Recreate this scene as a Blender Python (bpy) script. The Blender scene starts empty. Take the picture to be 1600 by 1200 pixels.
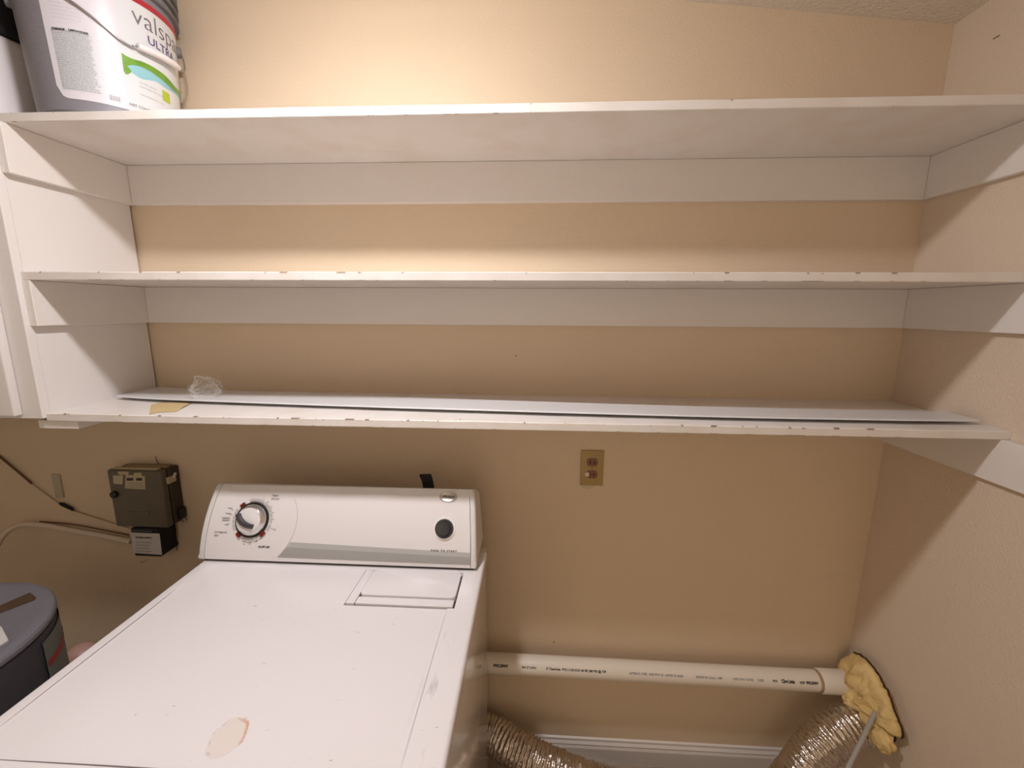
import bpy, bmesh, math, random
from mathutils import Vector, Matrix, noise
import numpy as np
random.seed(4)
scn = bpy.context.scene
COL = scn.collection
# ------------------------------------------------------------ camera
FOC = 650.2332
FW = Vector((-0.04867816, 0.98335945, -0.17502751))
RT = Vector((0.99871204, 0.05043017, 0.00557352))
UP = Vector((-0.01430744, 0.17453078, 0.98454777))
CAM = Vector((0, -1.2294242, 1.5632946))
cd = bpy.data.cameras.new('camera'); cam = bpy.data.objects.new('camera', cd); COL.objects.link(cam)
cd.sensor_width = 36; cd.lens = 36 * FOC / 1600; cd.clip_start = .02
cam.matrix_world = Matrix(((RT.x, UP.x, -FW.x, CAM.x), (RT.y, UP.y, -FW.y, CAM.y), (RT.z, UP.z, -FW.z, CAM.z), (0, 0, 0, 1)))
scn.camera = cam
# ------------------------------------------------------------ world, light, exposure
w = bpy.data.worlds.new('world'); scn.world = w; w.use_nodes = True
w.node_tree.nodes['Background'].inputs[0].default_value = (1, .9, .8, 1)
w.node_tree.nodes['Background'].inputs[1].default_value = .3
vs = scn.view_settings
vs.view_transform = 'Standard'; vs.look = 'None'; vs.gamma = 1; vs.use_curve_mapping = False
vs.exposure = 0.0
BULB = Vector((-.40, -.70, 2.305)); BULB_R = .045; BULB_E = 650; BULB_C = (1, .965, .985)   # frosted dome of the ceiling lamp
# warm fill lamp added behind the camera to lift the shadows
hl = bpy.data.lights.new('rear_fill_light', 'AREA'); hl.shape = 'RECTANGLE'; hl.size = .85; hl.size_y = 1.95; hl.energy = 5.0; hl.color = (1, .75, .50)
ho = bpy.data.objects.new('rear_fill_light', hl); COL.objects.link(ho); ho.location = (-.15, -1.99, 1.02); ho.rotation_euler = (math.radians(90), 0, 0)

def on(ax, val, px, py):
    """world point where the sight line of photo pixel (px,py) meets a plane of the room"""
    d = FW + RT * (px - 800) / FOC + UP * (600 - py) / FOC
    return CAM + d * ((val - CAM[ax]) / d[ax])

# ------------------------------------------------------------ materials
def mat(name, col, rough=.5, metal=0, bump=0, bscale=100, spec=.5, var=0, vscale=5, coat=0, emit=0):
    m = bpy.data.materials.new(name); m.use_nodes = True
    nt = m.node_tree; b = nt.nodes['Principled BSDF']; n = nt.nodes; l = nt.links
    b.inputs['Base Color'].default_value = (*col, 1); b.inputs['Roughness'].default_value = rough
    b.inputs['Metallic'].default_value = metal; b.inputs['Specular IOR Level'].default_value = spec
    b.inputs['Coat Weight'].default_value = coat; b.inputs['Coat Roughness'].default_value = .08
    tc = n.new('ShaderNodeTexCoord')
    if bump:
        t = n.new('ShaderNodeTexNoise'); t.inputs['Scale'].default_value = bscale; t.inputs['Detail'].default_value = 3
        l.new(tc.outputs['Object'], t.inputs['Vector'])
        bp = n.new('ShaderNodeBump'); bp.inputs['Strength'].default_value = bump; bp.inputs['Distance'].default_value = .004
        l.new(t.outputs['Fac'], bp.inputs['Height']); l.new(bp.outputs['Normal'], b.inputs['Normal'])
    if var:
        t = n.new('ShaderNodeTexNoise'); t.inputs['Scale'].default_value = vscale; t.inputs['Detail'].default_value = 5
        l.new(tc.outputs['Object'], t.inputs['Vector'])
        mx = n.new('ShaderNodeMix'); mx.data_type = 'RGBA'
        mx.inputs['A'].default_value = (*[c * (1 - var) for c in col], 1); mx.inputs['B'].default_value = (*[min(1, c * (1 + var)) for c in col], 1)
        l.new(t.outputs['Fac'], mx.inputs['Factor']); l.new(mx.outputs['Result'], b.inputs['Base Color'])
    if emit:
        b.inputs['Emission Color'].default_value = (*col, 1); b.inputs['Emission Strength'].default_value = emit
    return m

def paint_mix(m, fac_socket, color):
    """lay another colour over a material's base colour where fac is 1"""
    nt = m.node_tree; b = nt.nodes['Principled BSDF']; mx = nt.nodes.new('ShaderNodeMix'); mx.data_type = 'RGBA'
    inp = b.inputs['Base Color']
    if inp.is_linked:
        s = inp.links[0].from_socket; nt.links.new(s, mx.inputs['A'])
    else: mx.inputs['A'].default_value = inp.default_value
    mx.inputs['B'].default_value = (*color, 1)
    nt.links.new(fac_socket, mx.inputs['Factor']); nt.links.new(mx.outputs['Result'], inp)

def mth(nt, op, a, b=None, c=None, clamp=False):
    n = nt.nodes.new('ShaderNodeMath'); n.operation = op; n.use_clamp = clamp
    for i, v in enumerate((a, b, c)):
        if v is None: continue
        if isinstance(v, (int, float)): n.inputs[i].default_value = v
        else: nt.links.new(v, n.inputs[i])
    return n.outputs[0]

def mrange(nt, v, a, b, c=0, d=1):
    n = nt.nodes.new('ShaderNodeMapRange'); nt.links.new(v, n.inputs[0])
    for i, x in enumerate((a, b, c, d)): n.inputs[i + 1].default_value = x
    return n.outputs[0]

def tnoise(nt, scale, detail=4, stretch=(1, 1, 1), off=(0, 0, 0)):
    tc = nt.nodes.new('ShaderNodeTexCoord'); mp = nt.nodes.new('ShaderNodeMapping')
    mp.inputs['Scale'].default_value = stretch; mp.inputs['Location'].default_value = off
    t = nt.nodes.new('ShaderNodeTexNoise'); t.inputs['Scale'].default_value = scale; t.inputs['Detail'].default_value = detail
    nt.links.new(tc.outputs['Object'], mp.inputs['Vector']); nt.links.new(mp.outputs[0], t.inputs['Vector'])
    return t.outputs['Fac']

def oxyz(nt):
    tc = nt.nodes.new('ShaderNodeTexCoord'); s = nt.nodes.new('ShaderNodeSeparateXYZ'); nt.links.new(tc.outputs['Object'], s.inputs[0])
    return s.outputs

M = {}
WALL = (.735, .590, .425)
M['wall'] = mat('wall_paint', WALL, .75, bump=.35, bscale=170, var=.03, vscale=3)
M['wall_side'] = mat('wall_side_paint', (.72, .59, .465), .75, bump=.5, bscale=190, var=.03, vscale=3)
M['wall_rear'] = mat('wall_rear_paint', (.80, .73, .63), .75, bump=.3, bscale=170)
M['ceil'] = mat('popcorn_ceiling', (.78, .72, .64), .9, bump=1, bscale=110, var=.12, vscale=160)
M['floor'] = mat('floor_vinyl', (.42, .34, .26), .5, var=.1, vscale=8)
M['white'] = mat('white_shelf_paint', (.80, .755, .72), .45, bump=.12, bscale=90, var=.02, vscale=14)
M['cabinet'] = mat('cabinet_paint', (.80, .765, .745), .4, bump=.12, bscale=90)
M['enamel'] = mat('dryer_enamel', (.80, .765, .775), .22, bump=.04, bscale=220, coat=.3)
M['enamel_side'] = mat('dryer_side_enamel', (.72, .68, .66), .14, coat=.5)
M['plastic_white'] = mat('console_plastic', (.80, .77, .77), .3, bump=.02, bscale=300)
M['plastic_cap'] = mat('console_end_plastic', (.74, .73, .72), .4)
M['silver'] = mat('silver_print', (.47, .47, .46), .35)
M['silver_dark'] = mat('darker_silver_print', (.37, .36, .345), .35)
M['chrome'] = mat('dial_chrome', (.72, .71, .70), .18, metal=.9)
M['dial_white'] = mat('dial_face', (.78, .76, .76), .25)
M['black'] = mat('black_plastic', (.012, .011, .012), .35)
M['blackmatte'] = mat('black_rubber', (.006, .006, .009), .7)
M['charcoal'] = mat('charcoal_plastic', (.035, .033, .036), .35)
M['dialgrip'] = mat('dial_grip', (.055, .048, .055), .45)
M['red'] = mat('dial_red', (.16, .012, .008), .4)
M['inkgrey'] = mat('grey_ink', (.30, .29, .29), .6)
M['inkdark'] = mat('dark_ink', (.05, .045, .045), .6)
M['inkpale'] = mat('pale_grey_ink', (.52, .50, .50), .6)
M['gold'] = mat('ivory_brass_plate', (.42, .30, .11), .45, var=.06, vscale=40)
M['recept'] = mat('brown_receptacle', (.22, .10, .055), .4)
M['slot'] = mat('dark_slot', (.03, .008, .006), .6)
M['pvc'] = mat('white_pvc', (.80, .735, .64), .35, var=.03, vscale=9)
M['foil'] = mat('foil_duct', (.62, .555, .49), .24, metal=1, bump=.9, bscale=70)
M['foam'] = mat('spray_foam', (.90, .56, .24), .8, bump=1, bscale=60, var=.4, vscale=38)
M['foamdark'] = mat('charred_edge', (.05, .03, .018), .9, bump=.6, bscale=60)
M['greypipe'] = mat('grey_tube', (.40, .38, .34), .5, var=.1, vscale=40)
M['steel'] = mat('bail_steel', (.42, .40, .40), .3, metal=.9)
M['bucket'] = mat('grey_bucket_plastic', (.225, .215, .24), .45, bump=.15, bscale=120, var=.05, vscale=12)
M['bucketrim'] = mat('dark_rim_plastic', (.16, .155, .165), .45)
M['label'] = mat('label_paper', (.70, .665, .71), .25)
M['label2'] = mat('label_front_paper', (.66, .68, .70), .25)
M['labelred'] = mat('label_red', (.42, .02, .035), .4)
M['green'] = mat('label_green', (.14, .30, .03), .4, var=.5, vscale=30)
M['sky'] = mat('label_blue', (.26, .52, .58), .4)
M['lime'] = mat('label_lime', (.42, .50, .03), .4)
M['purple'] = mat('label_purple_ink', (.10, .08, .20), .5)
M['wordgrey'] = mat('label_grey_ink', (.16, .14, .17), .5)
M['whitetub'] = mat('white_tub_plastic', (.80, .76, .78), .4)
M['drum'] = mat('grey_drum_plastic', (.06, .056, .066), .5, bump=.3, bscale=60, var=.12, vscale=14)
M['drumlid'] = mat('grey_lid_plastic', (.17, .165, .19), .5, bump=.3, bscale=60, var=.08, vscale=14)
M['tape'] = mat('brown_tape', (.075, .042, .022), .6, var=.3, vscale=60)
M['olive'] = mat('olive_grey_box', (.125, .105, .07), .5, var=.12, vscale=25)
M['olivedark'] = mat('dark_olive_side', (.045, .033, .022), .6)
M['yellowlab'] = mat('yellowed_label', (.50, .43, .25), .6)
M['paperwhite'] = mat('white_paper_label', (.62, .60, .58), .6)
M['cablewhite'] = mat('cream_cable', (.74, .62, .50), .5)
M['brownwire'] = mat('brown_wire', (.14, .06, .03), .5)
M['tanwire'] = mat('tan_wire', (.36, .25, .14), .6)
M['plate'] = mat('painted_cover_plate', (.50, .44, .31), .6)
M['pink'] = mat('pink_plastic', (.62, .36, .32), .4)
M['alu'] = mat('white_aluminium_trim', (.72, .72, .74), .28)
M['masking'] = mat('old_masking_tape', (.62, .47, .24), .7, var=.15, vscale=60)
M['gap_shade'] = mat('painted_gap_shade', (.02, .015, .012), .9)  # near-black, paints the shade in the cabinet crevice and the wall hole
M['lampwhite'] = mat('lamp_porcelain', (.8, .8, .78), .3)
M['bulb'] = mat('lit_bulb', BULB_C, .5, emit=BULB_E)
M['mark'] = mat('brown_mark', (.12, .07, .04), .8)
M['patch'] = mat('cream_patch', (.62, .54, .38), .8)
# clear plastic film
m = bpy.data.materials.new('clear_film'); m.use_nodes = True; nt = m.node_tree
b = nt.nodes['Principled BSDF']; b.inputs['Base Color'].default_value = (.9, .9, .88, 1); b.inputs['Roughness'].default_value = .12
lw = nt.nodes.new('ShaderNodeLayerWeight'); lw.inputs[0].default_value = .35
nt.links.new(mrange(nt, lw.outputs['Facing'], .2, 1, .04, .5), b.inputs['Alpha']); b.inputs['Specular IOR Level'].default_value = 1; M['film'] = m

# chipped paint on the shelf front edges (object space: x along the edge, y=0 front, z=0 top)
def chipped(name, thr):
    m = mat(name, (.80, .755, .72), .45, bump=.12, bscale=90, var=.02, vscale=14); nt = m.node_tree
    x, y, z = oxyz(nt)
    n1 = tnoise(nt, 30, 5, (1, .6, .6)); n2 = tnoise(nt, 2.2, 2)
    edge = mth(nt, 'MULTIPLY', mrange(nt, mth(nt, 'ABSOLUTE', z), .001, .0045, 1, 0), mrange(nt, y, .002, .006, 1, 0))
    s = mth(nt, 'ADD', n1, mth(nt, 'MULTIPLY', n2, .35))
    f = mth(nt, 'MULTIPLY', edge, mrange(nt, s, thr, thr + .02))
    low = mth(nt, 'MULTIPLY', mth(nt, 'MULTIPLY', mrange(nt, y, .0008, .0016, 1, 0), mrange(nt, mth(nt, 'ABSOLUTE', mth(nt, 'ADD', z, .019)), 0, .0025, 1, 0)), mrange(nt, s, thr + .02, thr + .04))
    paint_mix(m, mth(nt, 'MAXIMUM', f, low), (.20, .125, .075))
    # yellowish dirty film on the top face
    n3 = tnoise(nt, 9, 4)
    paint_mix(m, mth(nt, 'MULTIPLY', mrange(nt, n3, .45, .7), .25), (.62, .50, .36))
    return m
M['chip_a'] = chipped('chipped_shelf_paint', .80); M['chip_b'] = chipped('worn_shelf_paint', .77); M['chip_c'] = chipped('flaking_shelf_paint', .755)

# ------------------------------------------------------------ mesh helpers
def finish(bm, smooth=False):
    bmesh.ops.recalc_face_normals(bm, faces=bm.faces)
    if smooth:
        for f in bm.faces: f.smooth = True

def obj(name, bm, m, parent=None, smooth=False, autosmooth=None, origin=None, **props):
    """link bm (world coordinates) as ONE mesh object; ms may be a list"""
    org = Vector(origin) if origin is not None else (parent_org(parent) if parent else Vector((0, 0, 0)))
    finish(bm, smooth)
    bmesh.ops.translate(bm, verts=bm.verts, vec=-org)
    me = bpy.data.meshes.new(name); bm.to_mesh(me); bm.free()
    for k in (m if isinstance(m, (list, tuple)) else [m]): me.materials.append(M[k])
    if autosmooth and hasattr(me, 'set_sharp_from_angle'): 
        for p in me.polygons: p.use_smooth = True
        me.set_sharp_from_angle(angle=math.radians(autosmooth))
    o = bpy.data.objects.new(name, me); COL.objects.link(o)
    if parent:
        o.parent = parent; o.location = org - parent_org(parent)
        o['_w'] = tuple(org)
    else: o.location = org; o['_w'] = tuple(org)
    for k, v in props.items(): o[k] = v
    return o

def parent_org(o): return Vector(o['_w'])

def thing(name, label, cat, loc, group=None):
    o = bpy.data.objects.new(name, None); COL.objects.link(o); o.location = loc; o.empty_display_size = .05
    o['label'] = label; o['category'] = cat; o['_w'] = tuple(loc)
    if group: o['group'] = group
    return o
def tag(o, label, cat, group=None):
    o['label'] = label; o['category'] = cat
    if group: o['group'] = group
    return o
def struct(name, bm, m, **k):
    o = obj(name, bm, m, **k); o['kind'] = 'structure'; return o

def box(lo, hi, bev=0, seg=2, bm=None):
    t = bmesh.new(); bmesh.ops.create_cube(t, size=1)
    lo, hi = Vector(lo), Vector(hi)
    for v in t.verts: v.co = Vector([(lo[i] + hi[i]) / 2 + v.co[i] * (hi[i] - lo[i]) for i in range(3)])
    if bev: bmesh.ops.bevel(t, geom=t.edges[:], offset=bev, segments=seg, profile=.5, affect='EDGES')
    if bm is None: return t
    merge(bm, t); return bm
def merge(bm, t):
    me = bpy.data.meshes.new('tmp'); t.to_mesh(me); t.free(); bm.from_mesh(me); bpy.data.meshes.remove(me)

def tube(path, r, n=16, cap=True, bm=None, closed=False):
    bm = bm or bmesh.new(); P = [Vector(p) for p in path]; rings = []; N = len(P)
    rr = r if callable(r) else (lambda i: r)
    up = None
    for i in range(N):
        if closed: t = (P[(i + 1) % N] - P[i - 1]).normalized()
        else: t = (P[min(i + 1, N - 1)] - P[max(i - 1, 0)]).normalized()
        if up is None: up = t.orthogonal().normalized()
        up = (up - t * up.dot(t)).normalized(); s = t.cross(up)
        rings.append([bm.verts.new(P[i] + (up * math.cos(a) + s * math.sin(a)) * rr(i)) for a in [2 * math.pi * k / n for k in range(n)]])
    rg = range(N if closed else N - 1)
    for i in rg:
        a, b = rings[i], rings[(i + 1) % N]
        for k in range(n): bm.faces.new((a[k], a[(k + 1) % n], b[(k + 1) % n], b[k]))
    if cap and not closed:
        bm.faces.new(rings[0]); bm.faces.new(rings[-1])
    return bm

def spline(pts, n=10):
    P = [Vector(p) for p in pts]; P = [P[0] * 2 - P[1]] + P + [P[-1] * 2 - P[-2]]; out = []
    for i in range(1, len(P) - 2):
        for k in range(n):
            t = k / n; a, b, c, d = P[i - 1], P[i], P[i + 1], P[i + 2]
            out.append(.5 * ((2 * b) + (c - a) * t + (2 * a - 5 * b + 4 * c - d) * t * t + (3 * b - a - 3 * c + d) * t ** 3))
    return out + [P[-2]]

def lathe(prof, c, n=48, axis='z', bm=None, cap=True):
    """prof: list of (r, h) along the axis from centre c"""
    bm = bm or bmesh.new(); c = Vector(c); rings = []
    for r, h in prof:
        ring = []
        for k in range(n):
            a = 2 * math.pi * k / n; u, v = r * math.cos(a), r * math.sin(a)
            ring.append(bm.verts.new(c + (Vector((u, v, h)) if axis == 'z' else Vector((u, h, v)) if axis == 'y' else Vector((h, u, v)))))
        rings.append(ring)
    for i in range(len(rings) - 1):
        for k in range(n): bm.faces.new((rings[i][k], rings[i][(k + 1) % n], rings[i + 1][(k + 1) % n], rings[i + 1][k]))
    if cap:
        bm.faces.new(rings[0]); bm.faces.new(rings[-1])
    return bm

def prism(poly, f0, f1, bm=None):
    """2-D polygon mapped through f0 and f1 (callables (u,v)->Vector) into a closed solid"""
    bm = bm or bmesh.new()
    a = [bm.verts.new(f0(*p)) for p in poly]; b = [bm.verts.new(f1(*p)) for p in poly]; n = len(poly)
    bm.faces.new(a); bm.faces.new(b[::-1])
    for i in range(n): bm.faces.new((a[i], b[i], b[(i + 1) % n], a[(i + 1) % n]))
    return bm

def sheet(f, us, vs, th, bm=None):
    """thin solid following f(u,v,offset)"""
    bm = bm or bmesh.new()
    A = [[bm.verts.new(f(u, v, th)) for v in vs] for u in us]; B = [[bm.verts.new(f(u, v, 0)) for v in vs] for u in us]
    for i in range(len(us) - 1):
        for j in range(len(vs) - 1):
            bm.faces.new((A[i][j], A[i + 1][j], A[i + 1][j + 1], A[i][j + 1])); bm.faces.new((B[i][j], B[i][j + 1], B[i + 1][j + 1], B[i + 1][j]))
    for i in range(len(us) - 1):
        for j in (0, len(vs) - 1): bm.faces.new((A[i][j], A[i + 1][j], B[i + 1][j], B[i][j]))
    for j in range(len(vs) - 1):
        for i in (0, len(us) - 1): bm.faces.new((A[i][j], A[i][j + 1], B[i][j + 1], B[i][j]))
    return bm
def lin(a, b, n): return [a + (b - a) * i / (n - 1) for i in range(n)]

def text_bm(s, size, f, bm=None, align='LEFT', bold=0, shear=0, sx=1, res=3):
    """flat lettering mapped through f(u,v)->Vector; u along the line, v up"""
    cu = bpy.data.curves.new('t', 'FONT'); cu.body = s; cu.size = size; cu.align_x = align; cu.offset = bold; cu.shear = shear; cu.resolution_u = res
    o = bpy.data.objects.new('t', cu); COL.objects.link(o)
    dg = bpy.context.evaluated_depsgraph_get(); me = bpy.data.meshes.new_from_object(o.evaluated_get(dg))
    t = bmesh.new(); t.from_mesh(me)
    for v in t.verts: v.co = f(v.co.x * sx, v.co.y)
    bpy.data.objects.remove(o); bpy.data.curves.remove(cu); bpy.data.meshes.remove(me)
    if bm is None: return t
    merge(bm, t); return bm

# ------------------------------------------------------------ room numbers
XR, XL, XW = 1.0368, -1.1756, -2.0
T = .019
ZT, ZM, ZL = 1.9794, 1.6441, 1.3109
D1, D2, D3 = .2935, .3039, .3087
YF = -1.95
def ceil_z(x): return 2.269 + (1.037 - x) * .102

# ------------------------------------------------------------ setting
struct('wall_back', box((XW, 0, -.05), (XR, .06, 2.7)), 'wall')
struct('wall_right', box((XR, YF, -.05), (XR + .06, .06, 2.7)), 'wall_side')
struct('wall_left', box((XW - .06, YF, -.05), (XW, .06, 2.7)), 'wall_rear')
bm = box((XW - .06, YF - .06, -.05), (-.60, YF, 2.7)); box((.30, YF - .06, -.05), (XR + .06, YF, 2.7), bm=bm); box((-.60, YF - .06, 2.03), (.30, YF, 2.7), bm=bm)  # door opening made up for the added fill lamp
struct('wall_front', bm, 'wall_rear')
struct('floor', box((XW - .06, YF - .06, -.06), (XR + .06, .06, 0)), 'floor')
bm = prism([(XW - .06, ceil_z(XW - .06)), (XR + .06, ceil_z(XR + .06)), (XR + .06, 2.72), (XW - .06, 2.72)], lambda u, v: Vector((u, YF - .06, v)), lambda u, v: Vector((u, .06, v)))
struct('ceiling', bm, 'ceil')
tj = box((-.60, YF - .07, 0), (-.58, YF + .01, 2.03)); box((.28, YF - .07, 0), (.30, YF + .01, 2.03), bm=tj); box((-.58, YF - .07, 2.01), (.28, YF + .01, 2.03), bm=tj)
struct('trim_1', tj, 'white')
# moulded baseboard along the back wall
bp = [(0, 0), (-.014, 0), (-.014, .062), (-.010, .070), (-.012, .076), (-.006, .084), (-.006, .092), (0, .095)]
struct('baseboard_back', prism(bp, lambda u, v: Vector((XW, u, v)), lambda u, v: Vector((XR, u, v))), 'white')
struct('baseboard_right', prism(bp, lambda u, v: Vector((XR + u, YF, v)), lambda u, v: Vector((XR + u, -.014, v))), 'white')
# small marks on the back wall
for x, z, r in ((.106, 1.208, .0022), (.084, .467, .0025), (-.05, 1.43, .002)):
    o = obj('wall_mark', lathe([(r, 0), (r * .8, -.0006)], (x, -.0001, z), 8, 'y'), 'mark'); o['kind'] = 'structure'
o = obj('wall_mark', tube([on(0, XR - .0006, 1552, 61), on(0, XR - .0008, 1557, 58), on(0, XR - .0006, 1562, 55)], .0011, 6), 'mark'); o['kind'] = 'structure'

# ------------------------------------------------------------ ceiling lamp over the dryer (above the frame)
cz = ceil_z(BULB.x)
lamp = thing('ceiling_light', 'small frosted dome ceiling light in a white porcelain holder above the dryer', 'ceiling light', (BULB.x, BULB.y, cz))
obj('lamp_base', lathe([(.058, .01), (.058, -.012), (.035, -.03), (.030, cz * 0 - (cz - BULB.z) + .02), (BULB_R + .006, BULB.z - cz + .012), (BULB_R + .006, BULB.z - cz + .001)], (BULB.x, BULB.y, cz)), 'lampwhite', lamp, autosmooth=40)
obj('lamp_dome', lathe([(BULB_R * math.cos(a), -.021 * math.sin(a)) for a in lin(0, math.pi / 2 * .97, 7)], BULB, 28), 'bulb', lamp, smooth=True)

# ------------------------------------------------------------ shelves
def shelf(label, z, d, x0, x1, mtl, cleats, y1=0.0, wav=.0006):
    t = thing('wall_shelf', label, 'shelf', (x0, -d, z))
    # board, its front edge a little wavy from many coats of paint
    n = 90; bm = bmesh.new(); ring = []
    prof = [(-d + .0015, z), (-d, z - .0015), (-d, z - T + .0015), (-d + .0015, z - T), (-.0002, z - T), (-.0002, z)]
    for i in range(n + 1):
        x = x0 + (x1 - x0) * i / n; k = wav * noise.noise(Vector((x * 14, z, 3))); q = wav * noise.noise(Vector((x * 9, z, 8)))
        ring.append([bm.verts.new((x, y + (k if j < 4 else 0), zz + (q if j in (0, 1) else 0))) for j, (y, zz) in enumerate(prof)])
    for i in range(n):
        for j in range(6): bm.faces.new((ring[i][j], ring[i][(j + 1) % 6], ring[i + 1][(j + 1) % 6], ring[i + 1][j]))
    bm.faces.new(ring[0]); bm.faces.new(ring[-1])
    obj('shelf_board', bm, mtl, t)
    for lo, hi in cleats: obj('cleat', box(lo, hi, .0012, 1), 'white', t)
    return t
H = .105; e = .0003
zt, zm, zl = ZT - T - e, ZM - T - e, ZL - T - e
shelf('topmost long white shelf, a grey paint bucket standing at its left end', ZT, D1, -1.93, XR - e, 'chip_a',
      [((XL + T + e, -T, zt - H), (XR - T - e, -e, zt)), ((XL + e, -.302, zt - H), (XL + T, -.009, zt)), ((XR - T, -.44, zt - H), (XR - e, -e, zt))])
shelf('middle long white shelf, empty, with chips along its front edge', ZM, D2, XL + e, XR - e, 'chip_b',
      [((XL + T + e, -T, zm - H), (XR - T - e, -e, zm)), ((XL + e, -D2 - .001, zm - H), (XL + T, -.009, zm)), ((XR - T, -.44, zm - H), (XR - e, -e, zm))])
s3 = shelf('lowest long white shelf with flaking edge, holding a white metal trim strip', ZL, D3, XL + e, XR - e, 'chip_c',
      [((XR - T, -.43, zl - .098), (XR - e, -e, zl)), ((XL - .032, -.302, zl - .021), (XL + .068, -.009, zl))], wav=.0011)
# brown ring stain and nail on the lowest shelf
c = on(2, ZL + .0004, 718, 655)
for k in range(9):
    a = random.uniform(0, 6.28); rr = random.uniform(.002, .011)
    obj('stain_spot', lathe([(random.uniform(.0008, .0022), 0), (.0006, .0004)], (c.x + rr * math.cos(a) * 1.3, max(c.y + rr * math.sin(a) * .6, -D3 + .004), ZL), 7), 'mark', s3)

# ------------------------------------------------------------ wall cabinet on the left
cab = thing('wall_cabinet', 'white wall cabinet left of the shelves, only its right end showing', 'cabinet', (-1.55, -.16, 1.30))
CF = -.316; ZB = 1.2995
cz1 = ZT - T - e
obj('side_panel', box((XL - .019, CF + .019, ZB), (XL, -.006, cz1), .0006, 1), 'cabinet', cab)
obj('bottom_panel', box((-1.92, CF + .019, ZB + .004), (XL - .0195, -.001, ZB + .019)), 'cabinet', cab)
obj('back_panel', box((-1.92, -.005, ZB + .02), (XL - .0195, -.0005, cz1)), 'gap_shade', cab)  # near-black so the crevice behind the side panel reads as shade
xs = on(1, CF, 37, 650).x
fr = box((xs - .02, CF, ZB), (XL, CF + .0185, cz1 - .003), .0006, 1)
obj('face_frame', fr, 'cabinet', cab)
obj('face_rail', box((-1.92, CF, ZB), (xs - .0205, CF + .0185, ZB + .035), .0006, 1), 'cabinet', cab)
dr = obj('door', box((-1.86, CF - .019, ZB + .008), (xs + .002, CF - .0005, cz1 - .02), .004, 3), 'cabinet', cab, autosmooth=40)

# ------------------------------------------------------------ dryer
DX0, DX1, DY1 = -.8544, -.1174, -.14; DYF = -.845; ZD = .914
dry = thing('clothes_dryer', 'white electric clothes dryer with curved control console against the wall', 'clothes dryer', ((DX0 + DX1) / 2, (DY1 + DYF) / 2, 0))
obj('cabinet_body', box((DX0 + .006, DYF + .02, .02), (DX1 - .007, DY1, .893), .006, 3), 'enamel_side', dry, autosmooth=40)
for x in (DX0 + .05, DX1 - .05):
    for y in (DYF + .07, DY1 - .05): obj('foot', lathe([(.018, 0), (.018, .012), (.008, .014), (.008, .022)], (x, y, 0), 16), 'black', dry)
# pressed steel top: height field with a raised lip, a shallow dished middle and the lint-door pocket
def sm(a, b, x):
    t = min(1, max(0, (x - a) / (b - a))); return t * t * (3 - 2 * t)
LX0, LX1, LY0, LY1 = -.4145, -.166, -.4185, -.293
def top_h(x, y):
    fade = sm(-.30, -.42, y)
    left = sm(-.829, -.826, x) * (sm(-.33, -.46, y)) + sm(-.83, -.79, x) * (1 - sm(-.33, -.46, y))
    inside = left * sm(-.178, -.184, x) * sm(-.7675, -.7635, y) * sm(-.286, -.30, y)
    h = -.0028 * inside
    dent = -.010 * sm(LX0 - .001, LX0 + .001, x) * sm(LX1 + .001, LX1 - .001, x) * sm(LY0 - .001, LY0 + .001, y) * sm(LY1 + .001, LY1 - .001, y)
    return h + dent
def dense(a, b, step, feats, fs=.0007, wd=.003):
    s = set(round(a + (b - a) * i / int((b - a) / step), 5) for i in range(int((b - a) / step) + 1))
    for f in feats:
        k = f - wd
        while k <= f + wd: s.add(round(k, 5)); k += fs
    return sorted(v for v in s if a <= v <= b)
R = .008
gx = dense(DX0 + R, DX1 - R, .012, [-.8275, -.181, LX0, LX1]); gy = dense(DYF + R, -.195 - R, .012, [-.7655, LY0, LY1])
bm = bmesh.new(); G = [[bm.verts.new((x, y, ZD + top_h(x, y))) for y in gy] for x in gx]
for i in range(len(gx) - 1):
    for j in range(len(gy) - 1): bm.faces.new((G[i][j], G[i + 1][j], G[i + 1][j + 1], G[i][j + 1]))
# rolled rim
loop = [(x, gy[0]) for x in gx] + [(gx[-1], y) for y in gy[1:]] + [(x, gy[-1]) for x in gx[::-1][1:]] + [(gx[0], y) for y in gy[::-1][1:-1]]
vl = [G[i][0] for i in range(len(gx))] + [G[-1][j] for j in range(1, len(gy))] + [G[i][-1] for i in range(len(gx))[::-1][1:]] + [G[0][j] for j in range(len(gy))[::-1][1:-1]]
def outn(x, y):
    v = Vector((0, 0, 0))
    if abs(x - gx[0]) < 1e-6: v.x = -1
    if abs(x - gx[-1]) < 1e-6: v.x = 1
    if abs(y - gy[0]) < 1e-6: v.y = -1
    if abs(y - gy[-1]) < 1e-6: v.y = 1
    return v
prev = vl
steps = [(R * math.sin(a), -R * (1 - math.cos(a))) for a in (math.pi / 8, math.pi / 4, 3 * math.pi / 8, math.pi / 2)] + [(R, -.019), (R - .003, -.021)]
for o_, h_ in steps:
    cur = [bm.verts.new((x + outn(x, y).x * o_, y + outn(x, y).y * o_, ZD + h_)) for x, y in loop]
    for k in range(len(loop)): bm.faces.new((prev[k], prev[(k + 1) % len(loop)], cur[(k + 1) % len(loop)], cur[k]))
    prev = cur
bm.faces.new(prev)
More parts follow.
